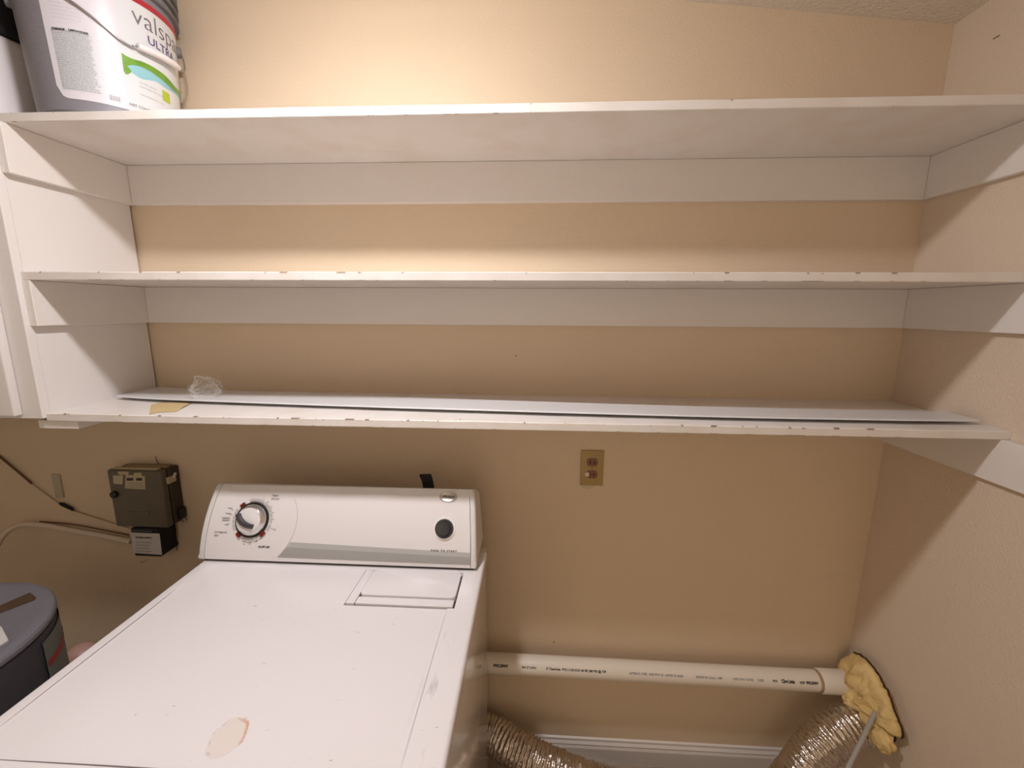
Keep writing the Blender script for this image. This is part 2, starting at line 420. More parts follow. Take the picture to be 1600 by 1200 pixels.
# enamel of the top: fine scuffs, one peeled cream patch with a rust rim
mt = mat('dryer_top_enamel', (.80, .765, .775), .2, bump=.05, bscale=200, coat=.3); nt = mt.node_tree
x, y, z = oxyz(nt)
cc = on(2, ZD, 352, 1147); org = Vector(((DX0 + DX1) / 2, (DY1 + DYF) / 2, 0))
ux = mth(nt, 'SUBTRACT', x, cc.x - org.x); uy = mth(nt, 'SUBTRACT', y, cc.y - org.y)
wob = mth(nt, 'MULTIPLY', mth(nt, 'SUBTRACT', tnoise(nt, 38, 4), .5), 1.1)
cc2 = Vector((-.4625, -.714)); ca, sa = math.cos(.35), math.sin(.35)
gx_ = mth(nt, 'SUBTRACT', x, cc2.x - org.x); gy_ = mth(nt, 'SUBTRACT', y, cc2.y - org.y)
d2 = mth(nt, 'ADD', mth(nt, 'SQRT', mth(nt, 'ADD', mth(nt, 'POWER', mth(nt, 'DIVIDE', gx_, .0265), 2), mth(nt, 'POWER', mth(nt, 'DIVIDE', gy_, .030), 2))), mth(nt, 'MULTIPLY', mth(nt, 'SUBTRACT', tnoise(nt, 45, 4), .5), .7))
inner = mrange(nt, d2, 1.0, .93)
paint_mix(mt, mth(nt, 'MULTIPLY', inner, .55), (.74, .64, .56))
ring = mrange(nt, mth(nt, 'ABSOLUTE', mth(nt, 'SUBTRACT', d2, .97)), .01, .07, 1, 0)
paint_mix(mt, mth(nt, 'MULTIPLY', mth(nt, 'MULTIPLY', ring, mrange(nt, mth(nt, 'ADD', gx_, tnoise(nt, 90, 2)), .42, .55)), .5), (.45, .34, .28))
paint_mix(mt, mth(nt, 'MULTIPLY', mth(nt, 'MULTIPLY', mrange(nt, mth(nt, 'ABSOLUTE', mth(nt, 'SUBTRACT', d2, .93)), .03, .12, 1, 0), mrange(nt, mth(nt, 'ADD', gx_, mth(nt, 'MULTIPLY', gy_, .6)), .016, .028)), .7), (.66, .34, .18))
mpx = nt.nodes.new('ShaderNodeTexCoord'); mpr = nt.nodes.new('ShaderNodeMapping'); mpr.inputs['Rotation'].default_value = (0, 0, .9); mpr.inputs['Scale'].default_value = (.25, 1, 1)
ns_ = nt.nodes.new('ShaderNodeTexNoise'); ns_.inputs['Scale'].default_value = 190; ns_.inputs['Detail'].default_value = 3
nt.links.new(mpx.outputs['Object'], mpr.inputs['Vector']); nt.links.new(mpr.outputs[0], ns_.inputs['Vector'])
sc = mth(nt, 'MULTIPLY', mrange(nt, ns_.outputs['Fac'], .69, .74), mrange(nt, tnoise(nt, 14, 3), .50, .62))
paint_mix(mt, mth(nt, 'MULTIPLY', sc, .55), (.25, .22, .22))
sc2 = mth(nt, 'MULTIPLY', mrange(nt, tnoise(nt, 40, 6, (1, .25, 1)), .56, .66), mrange(nt, mth(nt, 'ABSOLUTE', mth(nt, 'SUBTRACT', x, -.165 - org.x)), .004, .03, 1, 0))
sc2 = mth(nt, 'MULTIPLY', sc2, mrange(nt, y, -.50 - org.y, -.42 - org.y, 1, 0))
paint_mix(mt, mth(nt, 'MULTIPLY', sc2, .45), (.36, .35, .36))
M['enamel_top'] = mt
obj('top_panel', bm, 'enamel_top', dry, autosmooth=30)
M['step_shade'] = mat('painted_step_shade', (.20, .17, .17), .6)  # thin grey lines that paint the shade of the pressed steps
def step_shade(pts, r0):
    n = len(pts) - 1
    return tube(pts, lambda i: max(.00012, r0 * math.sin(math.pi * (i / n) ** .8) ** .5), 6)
obj('step_shade', step_shade([(-.8285, y, ZD - .0006) for y in lin(-.36, -.752, 24)], .00085), 'step_shade', dry)
obj('step_shade', step_shade([(x, -.7662 + .0015 * math.sin((x + .8) * 3), ZD - .0006) for x in lin(-.79, -.30, 30)], .0010), 'step_shade', dry)
obj('step_shade', step_shade([(-.1815, y, ZD - .0005) for y in lin(-.44, -.74, 24)], .00045), 'inkpale', dry)
obj('gap_shade_plate', box((LX0 + .0004, LY0 + .0004, ZD - .0099), (LX1 - .0004, LY1 - .0004, ZD - .0085)), 'charcoal', dry)  # dark plate added to paint shade into the gaps round the lint door
# lint screen door and the sill in front of it
def rr_poly(x0, x1, y0, y1, r, n=5):
    P = []
    for cx, cy, a0 in ((x1 - r, y1 - r, 0), (x0 + r, y1 - r, 90), (x0 + r, y0 + r, 180), (x1 - r, y0 + r, 270)):
        for k in range(n + 1):
            a = math.radians(a0 + 90 * k / n); P.append((cx + r * math.cos(a), cy + r * math.sin(a)))
    return P
def plate(poly, z0, z1, bev):
    bm = prism(poly, lambda u, v: Vector((u, v, z0)), lambda u, v: Vector((u, v, z1)))
    es = [e_ for e_ in bm.edges if all(abs(v.co.z - z1) < 1e-6 for v in e_.verts)]
    bmesh.ops.bevel(bm, geom=es, offset=bev, segments=3, profile=.5, affect='EDGES'); return bm
def skew(bm):   # the door narrows towards the front
    for v in bm.verts: v.co.x += .0
    return bm
obj('lint_screen_door', plate(rr_poly(-.3895, -.1690, -.3905, -.2972, .010), ZD - .0083, ZD + .0042, .0016), 'enamel', dry, autosmooth=40)
obj('door_sill', plate(rr_poly(-.3905, -.1700, -.4153, -.3929, .002), ZD - .0083, ZD + .0003, .0008), 'enamel', dry, autosmooth=40)
obj('door_side_trim', plate(rr_poly(-.4125, -.3925, -.4153, -.2938, .002), ZD - .0083, ZD - .0002, .0005), 'enamel', dry, autosmooth=40)

# console ---------------------------------------------------------------
CP = [Vector((0, -.285, .922)), Vector((0, -.268, 1.012)), Vector((0, -.212, 1.092))]
def cprof(s):
    p = CP[0] * (1 - s) ** 2 + CP[1] * 2 * s * (1 - s) + CP[2] * s * s
    t = (CP[1] - CP[0]) * 2 * (1 - s) + (CP[2] - CP[1]) * 2 * s; L = t.length; t.normalize()
    return p, Vector((0, -t.z, t.y)), L
CLEN = sum((cprof((i + 1) / 50)[0] - cprof(i / 50)[0]).length for i in range(50))
CXm = -.498
def cx_(x, s): return CXm + (x - CXm) * (1 - .033 * s * s)          # the console narrows towards the top
def cs(x, s, off=0):
    p, n, _ = cprof(s); return Vector((cx_(x, s), p.y, p.z)) + n * off
def inv(px, py, off=0):
    x, s = -.5, .5
    def pr(x, s):
        v = cs(x, s, off) - CAM; return 800 + FOC * v.dot(RT) / v.dot(FW), 600 - FOC * v.dot(UP) / v.dot(FW)
    for _ in range(25):
        f = pr(x, s); a = pr(x + 1e-4, s); b_ = pr(x, s + 1e-4); h = 1e4
        J = [[(a[0] - f[0]) * h, (b_[0] - f[0]) * h], [(a[1] - f[1]) * h, (b_[1] - f[1]) * h]]
        det = J[0][0] * J[1][1] - J[0][1] * J[1][0]; ex, ey = px - f[0], py - f[1]
        x += (J[1][1] * ex - J[0][1] * ey) / det; s += (-J[1][0] * ex + J[0][0] * ey) / det
    return x, s
def console_section():
    P = [cprof(i / 14)[0] for i in range(15)]
    pts = [(p.y, p.z) for p in P]
    pts += [(-.207, 1.0945), (-.200, 1.0948), (-.185, 1.0885), (-.165, 1.079), (-.150, 1.068), (-.145, 1.055), (-.143, .922)]
    return pts
sec = console_section()
def zfac(z): 
    s = min(1.05, max(0, (z - .922) / .17)); return s
def sx(x, z): return CXm + (x - CXm) * (1 - .033 * zfac(z) ** 2)
con_l, con_r = -.862, -.134
def con_piece(x0, x1, inset=0, grow=0):
    bm = bmesh.new(); A = []; cy, czz = -.2, 1.0
    for x in (x0, x1):
        A.append([bm.verts.new((sx(x, z), y, z)) for y, z in sec])
    n = len(sec)
    bm.faces.new(A[0]); bm.faces.new(A[1])
    for i in range(n): bm.faces.new((A[0][i], A[1][i], A[1][(i + 1) % n], A[0][(i + 1) % n]))
    return bm
con = obj('control_console', con_piece(-.8445, -.1495), 'plastic_white', dry, autosmooth=35)
# rounded end caps
def end_cap(xin, xout):
    bm = bmesh.new(); rings = []; cy, czz = -.21, 1.0
    d = 1 if xout > xin else -1; wd = abs(xout - xin); r = .007
    for k in range(7):
        if k == 0: x, sc = xin, 0
        else:
            a = math.pi / 2 * (k - 1) / 5; x, sc = xout - d * r * (1 - math.sin(a)), r * (1 - math.cos(a))
        ring = []
        for i, (y, z) in enumerate(sec):
            y0, z0 = sec[i - 1]; y1, z1 = sec[(i + 1) % len(sec)]
            t = Vector((y1 - y0, z1 - z0)).normalized(); nn = Vector((-t.y, t.x))
            cen = Vector((cy - y, czz - z))
            if nn.dot(cen) < 0: nn = -nn
            yy, zz = y + nn.x * (sc - .001), z + nn.y * (sc - .001)
            if i in (0, len(sec) - 1): zz = max(z, zz)
            ring.append(bm.verts.new((sx(x, z), yy, zz)))
        rings.append(ring)
    n = len(sec)
    for a, b in zip(rings, rings[1:]):
        for i in range(n): bm.faces.new((a[i], b[i], b[(i + 1) % n], a[(i + 1) % n]))
    bm.faces.new(rings[0]); bm.faces.new(rings[-1]); return bm
obj('end_cap', end_cap(-.846, con_l), 'plastic_cap', dry, autosmooth=40)
obj('end_cap', end_cap(-.148, con_r), 'plastic_cap', dry, autosmooth=40)
obj('console_base', box((-.85, -.279, ZD - .001), (-.142, -.146, .9225)), 'charcoal', dry)
# silver printed fields and a greyer top band on the console
def cpoly(pts, off=.0004, n=24):
    """strip between two polylines given as [(x,s_low,s_high)]"""
    bm = bmesh.new(); rows = []
    for x0, s0, x1, s1 in pts:
        rows.append([bm.verts.new(cs(x0 + (x1 - x0) * k / 6, s0 + (s1 - s0) * k / 6, off)) for k in range(7)])
    for a, b in zip(rows, rows[1:]):
        for k in range(6): bm.faces.new((a[k], b[k], b[k + 1], a[k + 1]))
    return bm
def band(tl, tr, bl, br, off=.0004, n=20):
    a, b, c_, d_ = inv(*tl), inv(*tr), inv(*bl), inv(*br)
    return cpoly([(c_[0] + (d_[0] - c_[0]) * t, c_[1] + (d_[1] - c_[1]) * t, a[0] + (b[0] - a[0]) * t, a[1] + (b[1] - a[1]) * t) for t in lin(0, 1, n)], off)
obj('silver_band', band((454, 847), (735, 864), (448, 855), (735, 871)), 'silver', con)
obj('silver_band', band((448, 855), (735, 871), (433, 871), (735, 883)), 'silver_dark', con)
obj('grey_band', band((362, 757.5), (738, 765), (359, 768), (739, 777)), 'silver_band_top' if 'silver_band_top' in M else 'plastic_cap', con)
arc = [inv(*q) for q in ((461, 780), (464, 792), (464.5, 805), (463, 820), (458, 835), (452, 847), (443, 860), (433, 871))]
A = [cs(x, s, .0003) for x, s in arc]
obj('panel_line', tube(spline(A, 5), .0006, 6), 'inkpale', con)
# dial: everything as lathes about the local surface normal
def frame_at(x, s):
    p, n, _ = cprof(s); o = cs(x, s); X = Vector((1, 0, 0)); Y = n.cross(X).normalized() * 1
    if Y.z < 0: Y = -Y
    return o, X, Y, n
def disc(fr, prof, n=40, bm=None):
    o, X, Y, N = fr; bm = bm or bmesh.new(); rings = []
    for r, h in prof: rings.append([bm.verts.new(o + X * r * math.cos(a) + Y * r * math.sin(a) + N * h) for a in [2 * math.pi * k / n for k in range(n)]])
    for a, b in zip(rings, rings[1:]):
        for k in range(n): bm.faces.new((a[k], a[(k + 1) % n], b[(k + 1) % n], b[k]))
    bm.faces.new(rings[0]); bm.faces.new(rings[-1]); return bm
dfr = frame_at(*inv(391.5, 812.5, .008)); rD = .0445; KD = 1.1
dial = obj('dial_ring', disc(dfr, [(rD, -.002), (rD, .003), (rD - .002, .004), (rD - .004, .004)]), 'black', dry, autosmooth=40)
obj('dial_knob', disc(dfr, [(.0395, .004), (.0395, .006), (.0375, .009), (.0325, .0165), (.031, .0175)]), 'chrome', dry, autosmooth=40)
obj('dial_face', disc(dfr, [(.0308, .0170), (.0308, .0180), (.030, .0184)]), 'dial_white', dry, autosmooth=40)
def dl(u, v, h): o, X, Y, N = dfr; return o + X * u + Y * v + N * h
# curved grip bar across the knob, from upper left to lower right
gp = [(-.0265, .015), (-.022, .005), (-.011, -.006), (.003, -.0125), (.0175, -.0155)]
sp = spline([(a, b, 0) for a, b in gp], 6); bmg = bmesh.new(); rows = []
for i, p in enumerate(sp):
    q = (sp[min(i + 1, len(sp) - 1)] - sp[max(i - 1, 0)]).normalized(); nn = Vector((-q.y, q.x, 0)); wd = .0052 + .001 * math.sin(math.pi * i / (len(sp) - 1))
    rows.append([bmg.verts.new(dl(*(p + nn * wd * a).xy, h)) for a, h in ((-1, .0165), (-1, .025), (-.6, .0275), (.6, .0275), (1, .025), (1, .0165))])
for a, b in zip(rows, rows[1:]):
    for k in range(6): bmg.faces.new((a[k], a[(k + 1) % 6], b[(k + 1) % 6], b[k]))
bmg.faces.new(rows[0]); bmg.faces.new(rows[-1])
obj('dial_grip', bmg, 'dialgrip', dry, autosmooth=40)
for ang in (131, 232, 315):
    a = math.radians(ang); t = bmesh.new()
    P = [(rD - .001, -.0065), (rD + .0075, -.0065), (rD + .0075, .0065), (rD - .001, .0065)]
    rot = lambda u, v, h: dl(u * math.cos(a) - v * math.sin(a), u * math.sin(a) + v * math.cos(a), h)
    obj('red_tab', prism(P, lambda u, v: rot(u, v, .0), lambda u, v: rot(u, v, .004)), 'red', dial)
# grey arc segments around the dial
for a0, a1 in ((62, 108), (40, 58), (24, 38), (8, 22), (-8, 6), (-30, -12), (-112, -100), (-98, -80), (-76, -64), (-60, -52), (150, 166), (168, 180), (182, 190), (192, 212)):
    rows = []; t = bmesh.new()
    for k in range(7):
        a = math.radians(a0 + (a1 - a0) * k / 6); rows.append([t.verts.new(dl(r * math.cos(a), r * math.sin(a), .0006 - .008 * 0)) for r in (rD + .003, rD + .009)])
    for a, b in zip(rows, rows[1:]): t.faces.new((a[0], b[0], b[1], a[1]))
    obj('dial_scale', t, 'inkpale', con)
def ctext(s, px, py, size, mtl='inkgrey', align='CENTER', bold=.0003, sx=1, shear=0, slope=0):
    x0, s0 = inv(px, py)
    L = cprof(s0)[2]
    obj('lettering', text_bm(s, size, lambda u, v: cs(x0 + u, s0 + (v + slope * u) / L, .0006), align=align, bold=bold, sx=sx, shear=shear), mtl, con)
ctext('TIMED', 430, 776, .0062); ctext('DRYING', 430, 781, .0062)
ctext('AUTOMATIC', 345, 833, .0060); ctext('DRY', 338, 838, .0060)
ctext('FLUFF AIR', 412, 856, .0068, 'inkdark', shear=.3)
ctext('WRINKLE', 353, 810.5, .005); ctext('PREVENT', 353, 814, .005)
ctext('P U S H   T O   S T A R T', 693, 862, .0062, 'inkdark', shear=.25)
for s_, px, py in (('70', 412, 781), ('60', 419, 785), ('50', 424, 793), ('40', 427, 802), ('20', 427, 812), ('30', 381, 851), ('20', 390, 851), ('10', 401, 847), ('MORE', 360, 795), ('NORMAL', 357, 803), ('LESS', 355, 821), ('OFF', 429, 828)):
    ctext(s_, px, py, .0042, 'inkgrey', bold=.0001)
for a, b in (((357, 793), (366, 798)), ((355, 803), (363, 805)), ((350, 820), (359, 818)), ((421, 824), (431, 829))):
    obj('dial_tick', tube([cs(*inv(*a), .0002), cs(*inv(*b), .0002)], .0005, 5), 'inkgrey', con)
# start button
bfr = frame_at(*inv(694.5, 826))
M['glint_plastic'] = mat('painted_glint_plastic', (.92, .91, .90), .2, coat=.4)  # whiter than the console: the ring's specular glint is put into its colour
obj('button_surround', disc(bfr, [(.0285, -.002), (.0285, .0015), (.0275, .0025), (.0245, .0025)]), 'glint_plastic', dry, autosmooth=40)
obj('start_button', disc(bfr, [(.0238, .001), (.0238, .005), (.0222, .0072), (.0200, .0072), (.0170, .0066), (.0160, .0115), (.0145, .0130), (.010, .0122), (.003, .0118)]), 'charcoal', dry, autosmooth=50)
# oval emblem
efr = frame_at(*inv(700.5, 776.5)); em = disc(efr, [(.0235, -.002), (.0235, .0012), (.0218, .0024), (.0200, .0016), (.002, .0016)])
for v in em.verts:
    o_, X_, Y_, N_ = efr; d_ = v.co - o_; v.co = v.co - Y_ * (d_.dot(Y_) * .42)
M['emblem'] = mat('emblem_silver', (.50, .46, .42), .3, metal=.5)
emb = obj('emblem', em, 'emblem', con, autosmooth=40)
o_, X_, Y_, N_ = efr
obj('lettering', text_bm('Whirlpool', .0105, lambda u, v: o_ + X_ * u + Y_ * (v - .0030) + N_ * .0022, align='CENTER', bold=.0002, shear=.3, sx=.72), 'inkdark', emb)

# ------------------------------------------------------------ black strap sticking up behind the console
pb = [on(1, -.120, *q) for q in ((659, 743), (675, 743), (678, 761), (664, 763), (661, 752))]
bm = bmesh.new(); lo = Vector((-.305, -.130, .95))
sp = [Vector((-.292, -.128, .90)), Vector((-.292, -.13, 1.0)), Vector((-.290, -.131, 1.07)), Vector((-.299, -.129, 1.104))]
rows = []
for i, p in enumerate(spline(sp, 5)):
    tw = .2 * math.sin(i * .5); rows.append([bm.verts.new(p + Vector((a * .0155, b * .004 + a * tw * .01, 0))) for a, b in ((-1, -1), (1, -1), (1, 1), (-1, 1))])
for a, b in zip(rows, rows[1:]):
    for k in range(4): bm.faces.new((a[k], a[(k + 1) % 4], b[(k + 1) % 4], b[k]))
bm.faces.new(rows[0]); bm.faces.new(rows[-1])
tag(obj('black_strap', bm, 'blackmatte', origin=(-.292, -.13, .90)), 'short black strap end poking up behind the dryer console', 'strap')

# ------------------------------------------------------------ wall outlet
oc = on(1, -.004, 925, 731.5); oc.y = 0
ot = thing('wall_outlet', 'ivory gold duplex outlet with a brown face below the lowest shelf', 'outlet', (oc.x, 0, oc.z))
obj('cover_plate', box((oc.x - .035, -.005, oc.z - .057), (oc.x + .035, -.0002, oc.z + .057), .002, 3), 'gold', ot, autosmooth=40)
for dz in (.0195, -.0195):
    P = []
    for k in range(28):
        a = 2 * math.pi * k / 28; P.append((.0172 * math.cos(a), max(-.0125, min(.0125, .0172 * math.sin(a)))))
    rc = obj('receptacle', prism(P, lambda u, v: Vector((oc.x + u, -.0045, oc.z + dz + v)), lambda u, v: Vector((oc.x + u, -.0068, oc.z + dz + v))), 'recept', ot)
    for dx, hh in ((-.0065, .0052), (.0065, .0044)): obj('slot', box((oc.x + dx - .0018, -.0072, oc.z + dz - hh), (oc.x + dx + .0018, -.0060, oc.z + dz + hh)), 'slot', rc)
obj('paint_chip', lathe([(.0075, 0), (.005, -.0008)], (oc.x - .014, -.0069, oc.z - .020), 9, 'y'), 'cablewhite', ot)
obj('screw', lathe([(.0028, 0), (.002, -.0012)], (oc.x, -.005, oc.z), 12, 'y'), 'recept', ot)
o = obj('wall_patch', prism([(-.034, 0), (.014, 0), (.004, -.008), (-.012, -.013), (-.026, -.010)], lambda u, v: Vector((oc.x + u, -.0001, oc.z - .0575 + v)), lambda u, v: Vector((oc.x + u, -.0006, oc.z - .0575 + v))), 'patch'); o['kind'] = 'structure'

# ------------------------------------------------------------ white drain pipe along the back wall
def pipe_axis(px, py): return on(1, -.066, px, py)
PR = .030
pa = Vector((-.45, -.064, 0)); A0 = on(1, -.066, 790, 1036); A1 = on(1, -.066, 1285, 1063)
zs = lambda x: A0.z + (A1.z - A0.z) * (x - A0.x) / (A1.x - A0.x) - .004
px0, px1 = -1.2, .965
pipe = thing('drain_pipe', 'white plastic drain pipe with printed lettering running low along the wall', 'pipe', (.3, -.064, zs(.3) - PR))
obj('pipe_body', tube([(px0, -.064, zs(px0)), (px1, -.064, zs(px1))], PR, 40), 'pvc', pipe, autosmooth=60)
obj('coupling', tube([(.905, -.064, zs(.905)), (.909, -.064, zs(.909)), (.95, -.064, zs(.95)), (1.03, -.064, zs(1.03))], lambda i: (.0315, .0345, .0345, .0345)[i], 40), 'pvc', pipe, autosmooth=60)
M['pvcglue'] = mat('brown_glue', (.40, .27, .14), .5, var=.3, vscale=60)
obj('glue_ring', tube([(.896, -.064, zs(.896)), (.897, -.064, zs(.897)), (.904, -.064, zs(.904)), (.9055, -.064, zs(.9055))], lambda i: (.0301, .0308, .0316, .031)[i], 40), 'pvcglue', pipe, autosmooth=60)
def pipe_map(x0, ang):
    def f(u, v):
        x = x0 + u; a = ang + v / PR
        return Vector((x, -.064 - math.cos(a) * (PR + .0003), zs(x) + math.sin(a) * (PR + .0003)))
    return f
def ptext(s, x0, size, mtl='inkdark', bold=.0004, sxx=1, ang=.42):
    obj('lettering', text_bm(s, size, pipe_map(x0, ang), bold=bold, sx=sxx), mtl, pipe)
ptext('PVC-DWV', -.110, .0105, bold=.0009, sxx=.95)
ptext('PW 2" DWV', -.020, .0085)
ptext("2\" Charlotte  PVC-1120 SCH 40 PR 280 PSI @ 73F", .056, .0088, sxx=1.02)
ptext("ASTM D-1785  NSF-PW-G  ASTM D-2665", .315, .0085, 'inkgrey', sxx=1.12)
ptext("MADE IN U.S.A. 140F", .520, .0085, 'inkgrey', sxx=1.05)
ptext("NSF-DWV ASTM", .632, .0085, 'inkgrey', .0003)
ptext('12/05', .705, .009, 'inkgrey'); ptext('PW', .752, .009); ptext('Charlotte', .778, .0125, bold=.0008, sxx=.8)
ptext('NSF', .832, .009); ptext('PVC-DWV', .852, .0095, bold=.0009, sxx=.8)

# ------------------------------------------------------------ foil duct
ctrl = [(-.50, -.068, .12), (-.34, -.069, .155), (-.20, -.070, .178), (-.115, -.078, .175), (-.05, -.108, .170), (.04, -.140, .155), (.16, -.15, .115), (.30, -.155, .078), (.45, -.165, .066), (.60, -.175, .066),
        (.73, -.175, .10), (.795, -.17, .18), (.835, -.165, .26), (.885, -.155, .318), (.95, -.138, .343), (1.0, -.122, .345), (1.034, -.112, .345)]
# resample by arclength
sp = spline(ctrl, 24); L = [0]
for a, b in zip(sp, sp[1:]): L.append(L[-1] + (b - a).length)
step = .0026; path = []; j = 0; s = 0
while s < L[-1]:
    while L[j + 1] < s: j += 1
    t = (s - L[j]) / (L[j + 1] - L[j]); path.append(sp[j].lerp(sp[j + 1], t)); s += step
bm = tube(path, lambda i: .0525 + .0042 * (abs(math.sin(i * step / .0125 * math.pi + .25 * math.sin(i * .13))) ** .7 * 2 - 1), 56, cap=False)
for v in bm.verts:
    n3 = noise.noise(v.co * 60) * .0018 + noise.noise(v.co * 22) * .002
    v.co += Vector((noise.noise(v.co * 70 + Vector((9, 0, 0))), noise.noise(v.co * 70 + Vector((0, 9, 0))), noise.noise(v.co * 70 + Vector((0, 0, 9))))) * .0036
    if v.co.z < .003: v.co.z = .003
duct = obj('dryer_duct', bm, 'foil', smooth=True, origin=(.3, -.15, 0))
tag(duct, 'crinkled silver foil dryer duct curving along the floor into the right wall', 'duct')

# ------------------------------------------------------------ spray foam round the hole in the right wall
OUT = [(1302, 1047), (1316, 1037), (1321, 1026), (1333, 1020), (1348, 1026), (1362, 1040), (1372, 1056), (1384, 1078), (1391, 1096), (1400, 1120), (1410, 1142), (1409, 1152),
       (1399, 1149), (1395, 1158), (1386, 1166), (1372, 1163), (1361, 1152), (1352, 1141), (1341, 1136), (1334, 1120), (1327, 1103), (1333, 1088), (1326, 1070), (1308, 1058)]
XF = XR - .026
oy = [on(0, XF, *q) for q in OUT]
oy = [Vector((XF, min(p.y, -.002), p.z)) for p in oy]
cen = sum(oy, Vector()) / len(oy)
cen = Vector((XF, -.115, .42))
dense_o = []
N = len(oy)
for i in range(N):
    for k in range(4):
        a, b = oy[i], oy[(i + 1) % N]; q_ = a.lerp(b, k / 4); q_ = q_ + Vector((0, noise.noise(q_ * 90) * .007, noise.noise(q_ * 90 + Vector((5, 0, 0))) * .007)); q_.y = min(q_.y, -.002); dense_o.append(q_)
bm = bmesh.new(); rings = []
for q in range(15):
    rho = 1 - q / 14.0; ring = []
    for i, p in enumerate(dense_o):
        c2 = cen + (p - cen) * (rho if q else 1)
        h = .030 * math.sqrt(max(0, 1 - rho ** 2.4))
        nz = noise.noise(Vector((c2.y * 26, c2.z * 26, 2))) * .030 + (.5 - abs(noise.noise(Vector((c2.y * 40, c2.z * 40, 5))))) * .028 + noise.noise(c2 * 95) * .010 + noise.noise(c2 * 210) * .004
        x = XF - h - max(0, 1 - rho) ** .4 * nz - .002
        ring.append(bm.verts.new((x, c2.y, c2.z)))
    rings.append(ring)
n = len(dense_o)
back = [bm.verts.new((XR - .001, min(cen.y + (p.y - cen.y) * .78, -.001), cen.z + (p.z - cen.z) * .78)) for p in dense_o]
for a, b in [(back, rings[0])] + list(zip(rings, rings[1:])):
    for k in range(n): bm.faces.new((a[k], a[(k + 1) % n], b[(k + 1) % n], b[k]))
bm.faces.new(rings[-1]); bm.faces.new(back)
fm = thing('spray_foam', 'lumpy yellow spray foam round the pipe hole in the right wall corner', 'foam', (XR, cen.y, cen.z))
obj('foam_mass', bm, 'foam', fm, smooth=True)
# charred ragged backing peeking out along the upper right
bm = bmesh.new(); A = []; B = []
for i, p in enumerate(dense_o):
    k = 1.0 + .05 * max(0, noise.noise(Vector((i * .45, 1, 1)))) + (.028 if 10 < i < 58 else -.03); A.append(bm.verts.new((XF + .003, min(cen.y + (p.y - cen.y) * k, -.001), cen.z + (p.z - cen.z) * k)))
    B.append(bm.verts.new((XF + .012, min(cen.y + (p.y - cen.y) * .92, -.001), cen.z + (p.z - cen.z) * .92)))
for k in range(n): bm.faces.new((A[k], A[(k + 1) % n], B[(k + 1) % n], B[k]))
bm.faces.new(A); bm.faces.new(B)
obj('charred_backing', bm, 'foamdark', fm)
# small yellow lump below
bm = bmesh.new(); bmesh.ops.create_icosphere(bm, subdivisions=4, radius=1)
lc = on(0, XR - .045, 1377, 1152)
for v in bm.verts:
    d = 1 + .35 * noise.noise(v.co * 1.9) + .12 * noise.noise(v.co * 5)
    v.co = Vector((v.co.x * .022 * d, v.co.y * .034 * d, v.co.z * .030 * d)) + lc
    v.co.x = min(v.co.x, XR - .001)
obj('foam_lump', bm, 'foam', fm, smooth=True)
# thin grey tube leaning out of the foam
P0 = on(1, -.175, 1368, 1113); P1 = on(1, -.255, 1325, 1200); d = P1 - P0; P2 = P0 + d * ((P0.z - .006) / -d.z)
tag(obj('grey_tube', tube([P0 - d * .15, P0, P1, P2], .0058, 14), 'greypipe', autosmooth=60, origin=P2), 'thin grey tube slanting down out of the yellow foam', 'tube')
# near-black disc painting the shade of the hole behind the duct end
hole = lathe([(.062, -.0006), (.060, -.0014)], (XR, -.112, .345), 28, 'x')
o = obj('wall_hole_shade', hole, 'gap_shade'); o['kind'] = 'structure'

# ------------------------------------------------------------ trim strip, tape and film on the lowest shelf
fr_ = spline([(-1.155, -.153, 0), (-.989, -.180, 0), (-.498, -.219, 0), (-.207, -.236, 0), (.255, -.258, 0), (.544, -.266, 0), (.85, -.266, 0), (1.018, -.260, 0)], 10)
def wid(x): return .135 + (.078 - .135) * (x + 1.155) / 2.17
ts = thing('trim_strip', 'long white aluminium trim strip lying along the lowest shelf', 'trim strip', (-.07, -.17, ZL))
def strip_bm(path, prof, th, w0=1, dy=0):
    bm = bmesh.new(); rows = []
    pts = [(u, h) for u, h in prof] + [(u, h - th) for u, h in reversed(prof)]
    for p in path: rows.append([bm.verts.new((p.x, p.y + dy + u * wid(p.x) * w0, ZL + h)) for u, h in pts])
    m_ = len(pts)
    for a, b in zip(rows, rows[1:]):
        for k in range(m_): bm.faces.new((a[k], a[(k + 1) % m_], b[(k + 1) % m_], b[k]))
    bm.faces.new(rows[0]); bm.faces.new(rows[-1]); return bm
obj('upper_strip', strip_bm(fr_, [(0, .0098), (.02, .0118), (.3, .0118), (.7, .0125), (.97, .0135), (1, .0110)], .0014), 'alu', ts, autosmooth=30)
obj('lower_strip', strip_bm(fr_[4:-3], [(0, .0030), (.02, .0040), (.96, .0050), (1, .0014)], .0010, .80, .022), 'alu', ts, autosmooth=30)

# yellowed torn tape and the pencil line next to it
tp = [on(2, ZL + .0009, *q) for q in ((233, 647), (236, 633), (250, 629), (284, 629), (298, 629), (280, 640), (275, 643), (246, 644))]
bm = prism(list(range(len(tp))) and [(p.x, p.y) for p in tp], lambda u, v: Vector((u, v, ZL + .0003)), lambda u, v: Vector((u, v, ZL + .0012)))
tpo = tag(obj('tape_scrap', bm, 'masking', origin=(tp[0].x, tp[0].y, ZL)), 'torn scrap of yellowed tape on the lowest shelf near its left end', 'tape')
a, b = on(2, ZL + .0002, 300, 630), on(2, ZL + .0002, 276, 642)
obj('pencil_line', tube([a, b], .0007, 5), 'mark', s3)
